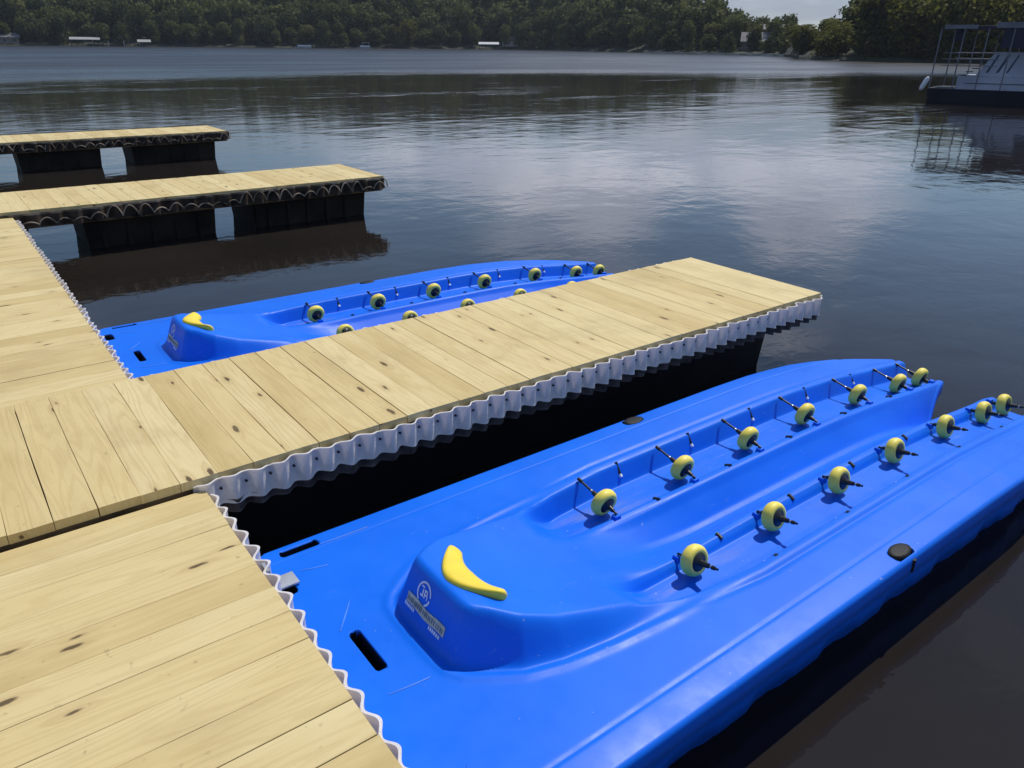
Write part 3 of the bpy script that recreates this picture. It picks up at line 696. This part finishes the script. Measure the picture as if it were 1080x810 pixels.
# clearings where the boathouses stand: azimuths
clear = [(79.6, 81.4), (76.6, 77.4), (54.0, 55.6), (36.4, 37.4)]
for row, (e0, sc) in enumerate(((3, .62), (12, .92))):
    a = 34.95+row*.5
    while a < 90:
        if not (row == 0 and any(lo < a < hi for lo, hi in clear)):
            e = e0+rg.uniform(-1, 4); d = shore(a)+e; x, y = pol(a, d); low = .56 if a < 38.7 else (.66 if a < 40 else 0) or (.8 if a < 45 else 1)
            if row == 0 and rg.random() < .35 and (57.5 < a < 63.5 or 73.8 < a < 75.2):
                plant('broadleaf_tree', sun_p[rg.randrange(2)], (x, y, hill(a, e)), rg.uniform(0, 6.28), (low*rg.uniform(.8, 1.1), low*rg.uniform(.75, 1.05)),
                      'yellow-green leafy tree at the water edge of the far shore', 'yellow-green trees on the far shore')
            else:
                plant('broadleaf_tree', far_p[rg.randrange(6)], (x, y, hill(a, e)-.5), rg.uniform(0, 6.28), (low*sc*rg.uniform(.85, 1.2), low*sc*rg.uniform(.8, 1.25)),
                      'dark green leafy tree in the wooded line along the far shore', 'dark trees along the far shore')
        a += math.degrees((6.8 if a > 42 else 5)/shore(a))*rg.uniform(.8, 1.25)
# nearer bank on the right
a = 4
k = 0
for row, e0 in enumerate((2.5, 10)):
    a = 4+row*1.2
    while a < 34.15:
        e = e0+rg.uniform(-.8, 3); x, y = pol(a, shore(a)+e); end = (.45 if a > 32.8 else .60 if a > 31.6 else .78 if a > 30.6 else 1) * (1.0 if row == 0 else 1.08)
        if row == 0 and rg.random() < (.5 if a > 26 else .25):
            plant('broadleaf_tree', banky_p[rg.randrange(2)], (x, y, hill(a, e)-.3), rg.uniform(0, 6.28), (end*rg.uniform(.9, 1.1), end*rg.uniform(.75, 1.1)),
                  'sunlit yellow-green tree on the nearer wooded bank at right', 'sunlit trees on the right bank')
        else:
            plant('broadleaf_tree', bank_p[rg.randrange(5)], (x, y, hill(a, e)-.5), rg.uniform(0, 6.28), (end*rg.uniform(.85, 1.15), end*rg.uniform(.72, 1.02)),
                  'deep green tree on the nearer wooded bank at right', 'deep green trees on the right bank')
        a += math.degrees(5.6/shore(a))*rg.uniform(.85, 1.25)
# the wood behind, one mass
def woodland():
    rng = np.random.default_rng(99); Vs = []; T1 = []; T2 = []
    protos = [crown_arrays(rng, 15, 11.5, 720, 1.0, lobes=8, base=.08, conic=.2*(i % 2)) for i in range(8)]
    for row in range(9):
        a = 34.9
        while a < 96:
            e = 20 + row*8.5 + rng.uniform(-3, 3); d = shore(a)+e; V, t1, t2 = protos[rng.integers(8)]
            low = .52 if a < 38.0 else (.62 if a < 39.2 else (.8 if a < 45 else 1)); s = low*rng.uniform(.75, 1.12); sz = low*rng.uniform(.7, 1.18); th = rng.uniform(0, 6.28)
            x, y = pol(a, d); R = np.array([[np.cos(th)*s, -np.sin(th)*s, 0], [np.sin(th)*s, np.cos(th)*s, 0], [0, 0, sz]])
            Vs.append(V@R.T + np.array([x, y, hill(a, e)-1])); tt = rng.uniform(0, 1)
            T1.append(t1*.5+tt*.6); T2.append(t2); a += math.degrees(8.2*low/d)*rng.uniform(.8, 1.2)
    for row in range(3):
        a = 3
        while a < 34.2:
            e = 19 + row*7 + rng.uniform(-2, 2); d = shore(a)+e; V, t1, t2 = protos[rng.integers(8)]; s = .72*rng.uniform(.8, 1.1); sz = .72*rng.uniform(.75, 1.1)*(.42 if a > 32.2 else .62 if a > 30.8 else 1); th = rng.uniform(0, 6.28)
            x, y = pol(a, d); R = np.array([[np.cos(th)*s, -np.sin(th)*s, 0], [np.sin(th)*s, np.cos(th)*s, 0], [0, 0, sz]])
            Vs.append(V@R.T + np.array([x, y, hill(a, e)-1])); T1.append(t1*.5+rng.uniform(0, .6)); T2.append(t2); a += math.degrees(6/d)*rng.uniform(.8, 1.2)
    o = mesh_obj('far_woodland', crown_mesh('far_woodland', np.concatenate(Vs), np.concatenate(T1), np.concatenate(T2)), LF)
    tag(o, 'dark wooded hillside filling the far shore above the waterline', 'woodland', kind='stuff')
woodland()

# ------------------------------------------------------------------ buildings and boats on the far shore
WALLW = simple('pale_siding', (.62, .62, .60), .7, .1, .5); ROOFG = simple('grey_shingle', (.20, .19, .19), .8, .2, .8); ROOFW = simple('white_metal_roof', (.42, .42, .41), .35, .05, .4)
WALLB = simple('tan_siding', (.22, .18, .15), .8, .15, .5); PIL = simple('dark_piling', (.07, .06, .05), .85, .3, 1); GLASS = simple('window_glass', (.03, .035, .04), .15, .2, 1)
STONE = simple('pale_stone', (.40, .38, .34), .85, .25, .3); HULLW = simple('white_gelcoat', (.80, .81, .82), .3, .06, .5)
def face(a): return math.radians(a)+math.pi/2     # local +x runs along the shore, local +y toward the viewer's side
def house(name, a, e, w, dp, h, roofh, wm, rm, label, z=None, cat='house', overhang=.5):
    x, y = pol(a, shore(a)+e); r = empty(name, (x, y, (hill(a, e)-.4) if z is None else z), face(a)); tag(r, label, cat)
    b = MB(); b.box((-w/2, -dp/2, 0), (w/2, dp/2, h)); b.add([(-w/2, -dp/2, h), (-w/2, dp/2, h), (-w/2, 0, h+roofh), (w/2, -dp/2, h), (w/2, dp/2, h), (w/2, 0, h+roofh)], [(0, 1, 2), (3, 5, 4)])
    b.build('wall', wm, r); f = MB(); o = overhang
    for s in (1, -1):
        k = roofh/(dp/2)*o
        f.add([(-w/2-o, s*(dp/2+o), h-k+.02), (w/2+o, s*(dp/2+o), h-k+.02), (w/2+o, 0, h+roofh+.02), (-w/2-o, 0, h+roofh+.02),
               (-w/2-o, s*(dp/2+o), h-k+.22), (w/2+o, s*(dp/2+o), h-k+.22), (w/2+o, 0, h+roofh+.22), (-w/2-o, 0, h+roofh+.22)],
              [(0, 1, 2, 3), (4, 5, 6, 7), (0, 1, 5, 4), (1, 2, 6, 5), (2, 3, 7, 6), (3, 0, 4, 7)])
    f.build('roof', rm, r); n = max(2, int(w//3))
    for i in range(n):
        cx = -w/2+w*(i+.5)/n; g = MB(); g.box((cx-.5, dp/2-.02, h*.35), (cx+.5, dp/2+.04, h*.8)); wo = g.build('window', GLASS, r)
        fr = MB(); fr.box((cx-.6, dp/2-.01, h*.8), (cx+.6, dp/2+.07, h*.8+.1)); fr.box((cx-.6, dp/2-.01, h*.35-.1), (cx+.6, dp/2+.09, h*.35)); fr.build('frame', WALLW, wo)
    g = MB(); g.box((w/2-.02, -.5, .1), (w/2+.04, .5, h*.8)); g.build('door', WALLB, r)
    return r
house('lakeside_house', 36.9, 16, 7, 6, 2.6, 2.2, WALLB, ROOFG, 'brown gabled house close above the waterline where the far trees part')
house('lakeside_house', 35.7, 30, 6, 5, 2.2, 1.2, WALLB, ROOFG, 'small house half hidden in the trees below the patch of sky', z=4.4)
house('hillside_house', 77.4, 52, 9, 8, 4, 1.5, WALLW, ROOFW, 'pale roofed house showing high in the trees at upper left', z=16)
house('lakeside_house', 84.4, 5, 10, 6, 2.6, 1.4, WALLB, ROOFG, 'low brown cottage at the far left end of the shore')
house('lakeside_house', 53.2, 9, 8, 6, 3, 1.4, WALLW, ROOFG, 'small white-walled cottage beside the bright white boat roof')
def boathouse(a, e, w, dp, h, label, posts=6):
    x, y = pol(a, shore(a)+e); r = empty('boathouse', (x, y, WATER), face(a)); tag(r, label, 'boathouse')
    f = MB(); f.add([(-w/2, -dp/2, h), (w/2, -dp/2, h), (w/2, dp/2, h-.9), (-w/2, dp/2, h-.9), (-w/2, -dp/2, h+.18), (w/2, -dp/2, h+.18), (w/2, dp/2, h-.72), (-w/2, dp/2, h-.72)],
                    [(3, 2, 1, 0), (4, 5, 6, 7), (0, 1, 5, 4), (1, 2, 6, 5), (2, 3, 7, 6), (3, 0, 4, 7)]); f.build('roof', HULLW if 50 < a < 60 else ROOFW, r)
    b = MB(); b.box((-w/2+.2, -dp/2+.2, .35), (w/2-.2, dp/2-.2, .55)); b.build('platform', PIL, r)
    for i in range(posts):
        for s in (-1, 1):
            px = -w/2+.4+(w-.8)*i/(posts-1); p = MB(); p.box((px-.1, s*(dp/2-.4)-.1, -1), (px+.1, s*(dp/2-.4)+.1, h-.2-(.75 if s > 0 else .1))); p.build('post', PIL, r)
boathouse(80.2, -4, 11, 7, 3.2, 'long low boathouse with a pale white roof on the left shore')
boathouse(76.9, -3, 5.2, 5, 2.5, 'small pale-roofed boat shelter at the right end of the dark jetty')
boathouse(54.7, -4, 9.5, 7, 3.0, 'bright white sloping boat roof at the middle of the far shore', 4)
def jetty(a, e, w, label):
    x, y = pol(a, shore(a)+e); r = empty('jetty', (x, y, WATER), face(a)); tag(r, label, 'jetty')
    b = MB(); b.box((-w/2, -1, .5), (w/2, 1, .7)); b.build('deck', PIL, r); n = int(w/1.8)
    for i in range(n+1):
        q = MB(); px = -w/2+w*i/n; q.box((px-.12, .8, -1), (px+.12, 1.0, 2.1)); q.build('post', WALLW if i % 3 == 0 else PIL, r)
    rl = MB(); rl.box((-w/2, .86, 1.5), (w/2, .94, 1.6)); rl.build('rail', PIL, r)
jetty(78.5, -4, 17, 'dark railed jetty between the two pale-roofed boat shelters at left')
def pontoon(a, e, L, label, canopy=True):
    x, y = pol(a, shore(a)+e); r = empty('pontoon_boat', (x, y, WATER), face(a)); tag(r, label, 'boat')
    h = MB()
    for s in (-1, 1): h.tube((-L/2, s*.9, .15), (L/2-.6, s*.9, .15), .3, n=10); h.tube((L/2-.6, s*.9, .15), (L/2, s*.9, .3), .3, .05, n=10)
    h.build('hull', ALU, r); d = MB(); d.box((-L/2, -1.3, .45), (L/2-.3, 1.3, .55)); d.build('deck', WALLB, r)
    s_ = MB(); s_.box((-L/2+.1, 1.2, .58), (L/2-1.2, 1.26, 1.25)); s_.box((-L/2+.1, -1.26, .58), (L/2-1.2, -1.2, 1.25)); s_.box((L/2-1.2, -1.2, .58), (L/2-1.14, 1.2, 1.25)); s_.build('side_panel', HULLW, r)
    if canopy:
        c = MB(); c.box((-L/2+.4, -1.2, 2.35), (L*.1, 1.2, 2.45)); c.build('canopy', HULLW, r)
        for px in (-L/2+.6, L*.1-.2):
            for s in (-1, 1): q = MB(); q.tube((px, s*1.15, .55), (px, s*1.1, 2.35), .05, n=6); q.build('post', ALU, r)
pontoon(63.2, -12, 5.5, 'white canopied boat close to the shore at left of the yellow-green trees')
pontoon(67.2, -6, 7, 'low white boat moored far off at the dark shore, left of centre', False)
def seawall(a0, a1, label):
    V = []; Fc = []; n = 24
    for i in range(n+1):
        a = a0+(a1-a0)*i/n; 
        for e, z in ((-2.4, -1), (-2.4, .50), (-1.9, .50), (-1.9, -1)):
            x, y = pol(a, shore(a)+e); V.append((x, y, WATER+z+(.0 if z < 0 else 0)))
    for i in range(n):
        for j in range(3): Fc.append((i*4+j, i*4+j+1, (i+1)*4+j+1, (i+1)*4+j))
    me = bpy.data.meshes.new('seawall'); me.from_pydata(V, [], Fc); o = mesh_obj('seawall', me, STONE); tag(o, label, 'wall')
seawall(34.9, 44.0, 'low pale stone seawall along the far shore below the gabled house')

# ------------------------------------------------------------------ houseboat at right
def houseboat():
    # waterline corner near px (980,108) -> bow at (35.7,17.3); the boat runs away to the right
    bow = Vector((36.1, 17.75, WATER)); dirx = Vector((.30, -1, 0)).normalized()
    r = empty('houseboat', bow, math.atan2(dirx.y, dirx.x)); r.scale = (.74, .74, .74)
    tag(r, 'dark-hulled houseboat with blue-grey cabin and open roof frame moored at far right', 'houseboat')
    L, Wd = 16, 5.2
    NAVY = simple('dark_hull_paint', (.018, .016, .024), .85, .2, 1); CAB = simple('blue_grey_siding', (.46, .47, .54), .6, .12, .6)
    STR = simple('dark_blue_trim', (.05, .07, .12), .5, .2, 1); CAN = simple('dark_canopy_cloth', (.045, .040, .065), .8, .2, 1); EDGE = simple('grey_fascia', (.22, .22, .25), .6, .15, 1)
    b = MB(); pts = [(0, .6), (.9, 0), (L, 0), (L, Wd), (.9, Wd), (0, Wd-.6)]
    n = len(pts); vs = [(x*1.0+.15, y, -.3) for x, y in pts]+[(x, y, .62) for x, y in pts]+[(x, y, .74) for x, y in pts]
    b.add(vs, [tuple(range(n))[::-1]]+[(i, (i+1) % n, n+(i+1) % n, n+i) for i in range(n)]+[(n+i, n+(i+1) % n, 2*n+(i+1) % n, 2*n+i) for i in range(n)]+[tuple(range(2*n, 3*n))]); b.build('hull', NAVY, r)
    # local y = 0 is the side away? keep the cabin set in from both
    lo = MB(); lo.box((1.5, .35, .74), (L-.3, Wd-.35, 1.45), .03); lo.box((1.6, .33, 1.08), (L-.4, .345, 1.13)); w = lo.build('lower_cabin', CAB, r)
    st = MB(); st.box((1.9, Wd-.349, 1.08), (L-.4, Wd-.335, 1.12)); st.box((1.9, .318, 1.06), (L-.4, .328, 1.10)); st.build('trim_line', STR, w)
    c = MB()       # upper cabin with raked front
    x0, x1 = 2.35, L-.6; y0, y1 = .55, Wd-.55; z0, z1 = 1.46, 2.75; rk = .75
    c.add([(x0, y0, z0), (x1, y0, z0), (x1, y1, z0), (x0, y1, z0), (x0+rk, y0+.1, z1), (x1, y0+.1, z1), (x1, y1-.1, z1), (x0+rk, y1-.1, z1)], [(3, 2, 1, 0), (4, 5, 6, 7), (0, 1, 5, 4), (1, 2, 6, 5), (2, 3, 7, 6), (3, 0, 4, 7)])
    c.build('upper_cabin', CAB, r)
    for k, (xa, wd) in enumerate([(2.85, .12), (3.35, .14), (3.85, .10), (5.0, .9), (6.6, .9), (8.2, .9), (9.8, .9)]):
        for yy, s in ((y0, -1), (y1, 1)):
            q = MB(); za, zb = 1.66, 2.60; f = lambda z: (z-z0)/(z1-z0); ya = yy-s*.1*f(za); yb = yy-s*.1*f(zb); lean = .38 if k < 3 else .25
            q.add([(xa, ya+s*.012, za), (xa+wd, ya+s*.012, za), (xa+wd+lean, yb+s*.012, zb), (xa+lean, yb+s*.012, zb), (xa, ya-s*.02, za), (xa+wd, ya-s*.02, za), (xa+wd+lean, yb-s*.02, zb), (xa+lean, yb-s*.02, zb)],
                  [(0, 1, 2, 3), (7, 6, 5, 4), (0, 1, 5, 4), (1, 2, 6, 5), (2, 3, 7, 6), (3, 0, 4, 7)]); q.build('window', STR, r)
    # roof deck on posts
    rf = MB(); rf.box((.35, .1, 3.95), (L+.2, Wd-.1, 4.1), .02); ro = rf.build('roof', CAN, r)
    fs = MB(); fs.box((.32, .05, 3.90), (.349, Wd-.05, 4.16)); fs.box((.35, .055, 3.94), (2.0, .099, 4.15)); fs.box((2.9, .05, 3.98), (4.6, .098, 4.28)); fs.build('fascia', EDGE, ro)
    dr = MB(); dr.box((3.3, .13, 2.95), (L, .17, 3.949)); dr.box((3.3, Wd-.17, 2.95), (L, Wd-.13, 3.949)); dr.box((.9, .3, 3.3), (1.4, .34, 3.949)); dr.build('side_curtain', CAN, r)
    for px in (.15, 1.35, 2.55, 3.8, 6.5, 9.5, 12.5):
        for py in (.12, Wd-.12): q = MB(); q.tube((px, py, .74), (px+.03, py, 3.96), .035, n=8); q.build('post', EDGE, r)
    for py in (.15, Wd-.15):
        q = MB()
        for z in (2.0, 2.35, 2.68) : q.tube((.5, py, z), (3.4, py, z), .022, n=6)
        q.build('rail', EDGE, r)
    sr = MB()
    for k in range(7): sr.box((1.5+k*.28, .9, 1.46+k*.19), (1.78+k*.28, 1.7, 1.50+k*.19))
    sr.build('stairs', CAN, r)
    f = empty('white_fender', (0, 0, 0)); bm = MB(); 
    bm.lathe((0, 0, 0), Vector((.25, -.35, 1)), [(-.30, .02), (-.27, .07), (-.18, .10), (.18, .10), (.27, .07), (.30, .02)], 14); bpy.data.objects.remove(f)
    fo = bm.build('boat_fender', HULLW); p = r.matrix_basis @ Vector((0, 0, 0)); fo.location = bow + Vector((-.10, .05, .74)); tag(fo, 'small white fender standing at the bow corner of the houseboat', 'fender')
houseboat()

# ------------------------------------------------------------------ haze
hb = MB(); hb.box((-6100, -6100, WATER-6), (6100, 6100, 60)); m_, nt_, b_ = new_mat('thin_haze'); nt_.nodes.remove(b_)
pv = nt_.nodes.new('ShaderNodeVolumePrincipled'); pv.inputs['Color'].default_value = (.75, .83, 1, 1); pv.inputs['Density'].default_value = .00013; pv.inputs['Anisotropy'].default_value = .2
nt_.links.new(pv.outputs[0], nt_.nodes['Material Output'].inputs['Volume'])
tag(hb.build('haze', m_), kind='stuff')
# ------------------------------------------------------------------ sky, sun
SUN_AZ = 14.0; SUN_EL = 57.0      # azimuth measured from +X toward +Y
w = bpy.data.worlds.new('World'); SC.world = w; w.use_nodes = True; nt = w.node_tree; L = nt.links
bg = nt.nodes['Background']; bg.inputs[1].default_value = .10
sky = N(nt, 'ShaderNodeTexSky'); sky.sky_type = 'NISHITA'; sky.sun_disc = False
sky.sun_elevation = math.radians(SUN_EL); sky.sun_rotation = math.radians(90-SUN_AZ); sky.dust_density = .2; sky.air_density = 1.0; sky.ozone_density = 4.0
tc = N(nt, 'ShaderNodeTexCoord'); d = tc.outputs['Generated']
sp = N(nt, 'ShaderNodeSeparateXYZ'); L.new(d, sp.inputs[0])
zz = mathn(nt, 'ADD', mathn(nt, 'MAXIMUM', sp.outputs[2], 0.0), .10)
pl = N(nt, 'ShaderNodeCombineXYZ'); L.new(mathn(nt, 'DIVIDE', sp.outputs[0], zz), pl.inputs[0]); L.new(mathn(nt, 'DIVIDE', sp.outputs[1], zz), pl.inputs[1])
n1 = noise(nt, vmul(nt, pl.outputs[0], (1, 1, 1)), .62, 7, .58, .2)
def blob(az, el, s):
    v = (math.cos(math.radians(az))*math.cos(math.radians(el)), math.sin(math.radians(az))*math.cos(math.radians(el)), math.sin(math.radians(el)))
    dn = N(nt, 'ShaderNodeVectorMath', operation='DISTANCE'); L.new(d, dn.inputs[0]); dn.inputs[1].default_value = v
    return mapr(nt, dn.outputs['Value'], 0, s, 1, 0)
cl = n1
for az, el, s, g in ((49, 11, .20, .24), (31, 11, .18, .26), (40, 6, .25, .08), (56, 14, .16, .12), (44, 19, .22, .10), (14, 36, .20, .16), (60, 9, .20, .10), (74, 5, .2, .12), (57, 20, .22, -.10), (22, 20, .3, -.06), (39, 13, .10, -.08)):
    cl = mathn(nt, 'ADD', cl, mathn(nt, 'MULTIPLY', blob(az, el, s), g))
cm = mapr(nt, cl, .54, .74)
n2 = noise(nt, pl.outputs[0], 1.9, 6, .6)
cc = ramp(nt, n2, [(.3, (5.6, 6.3, 8.6)), (.7, (15.0, 15.0, 16.4))])
skc = mix(nt, mathn(nt, 'MULTIPLY', cm, .85), sky.outputs[0], cc)
low = mathn(nt, 'MULTIPLY', mapr(nt, sp.outputs[2], .07, .14, .85, 0), mapr(nt, noise(nt, vmul(nt, d, (3, 3, 14)), 1.6, 5, .6), .35, .6, .6, 1))
L.new(mix(nt, low, skc, (3.1, 3.45, 4.4)), bg.inputs[0])      # bank of grey cloud low over the hills
sd = bpy.data.lights.new('sun', 'SUN'); sd.energy = 3.6; sd.angle = math.radians(.5); sd.color = (1, .95, .86)
so = bpy.data.objects.new('sun', sd); C.objects.link(so)
sv = Vector((math.cos(math.radians(SUN_EL))*math.cos(math.radians(SUN_AZ)), math.cos(math.radians(SUN_EL))*math.sin(math.radians(SUN_AZ)), math.sin(math.radians(SUN_EL))))
so.rotation_euler = sv.to_track_quat('Z', 'Y').to_euler()

vs = SC.view_settings; vs.view_transform = 'Standard'; vs.look = 'None'; vs.exposure = 0.0; vs.gamma = 1.0; vs.use_curve_mapping = False
SC.render.engine = 'CYCLES'; SC.cycles.use_denoising = True; SC.cycles.max_bounces = 8; SC.cycles.caustics_reflective = False; SC.cycles.caustics_refractive = False
SC.cycles.sample_clamp_indirect = 6
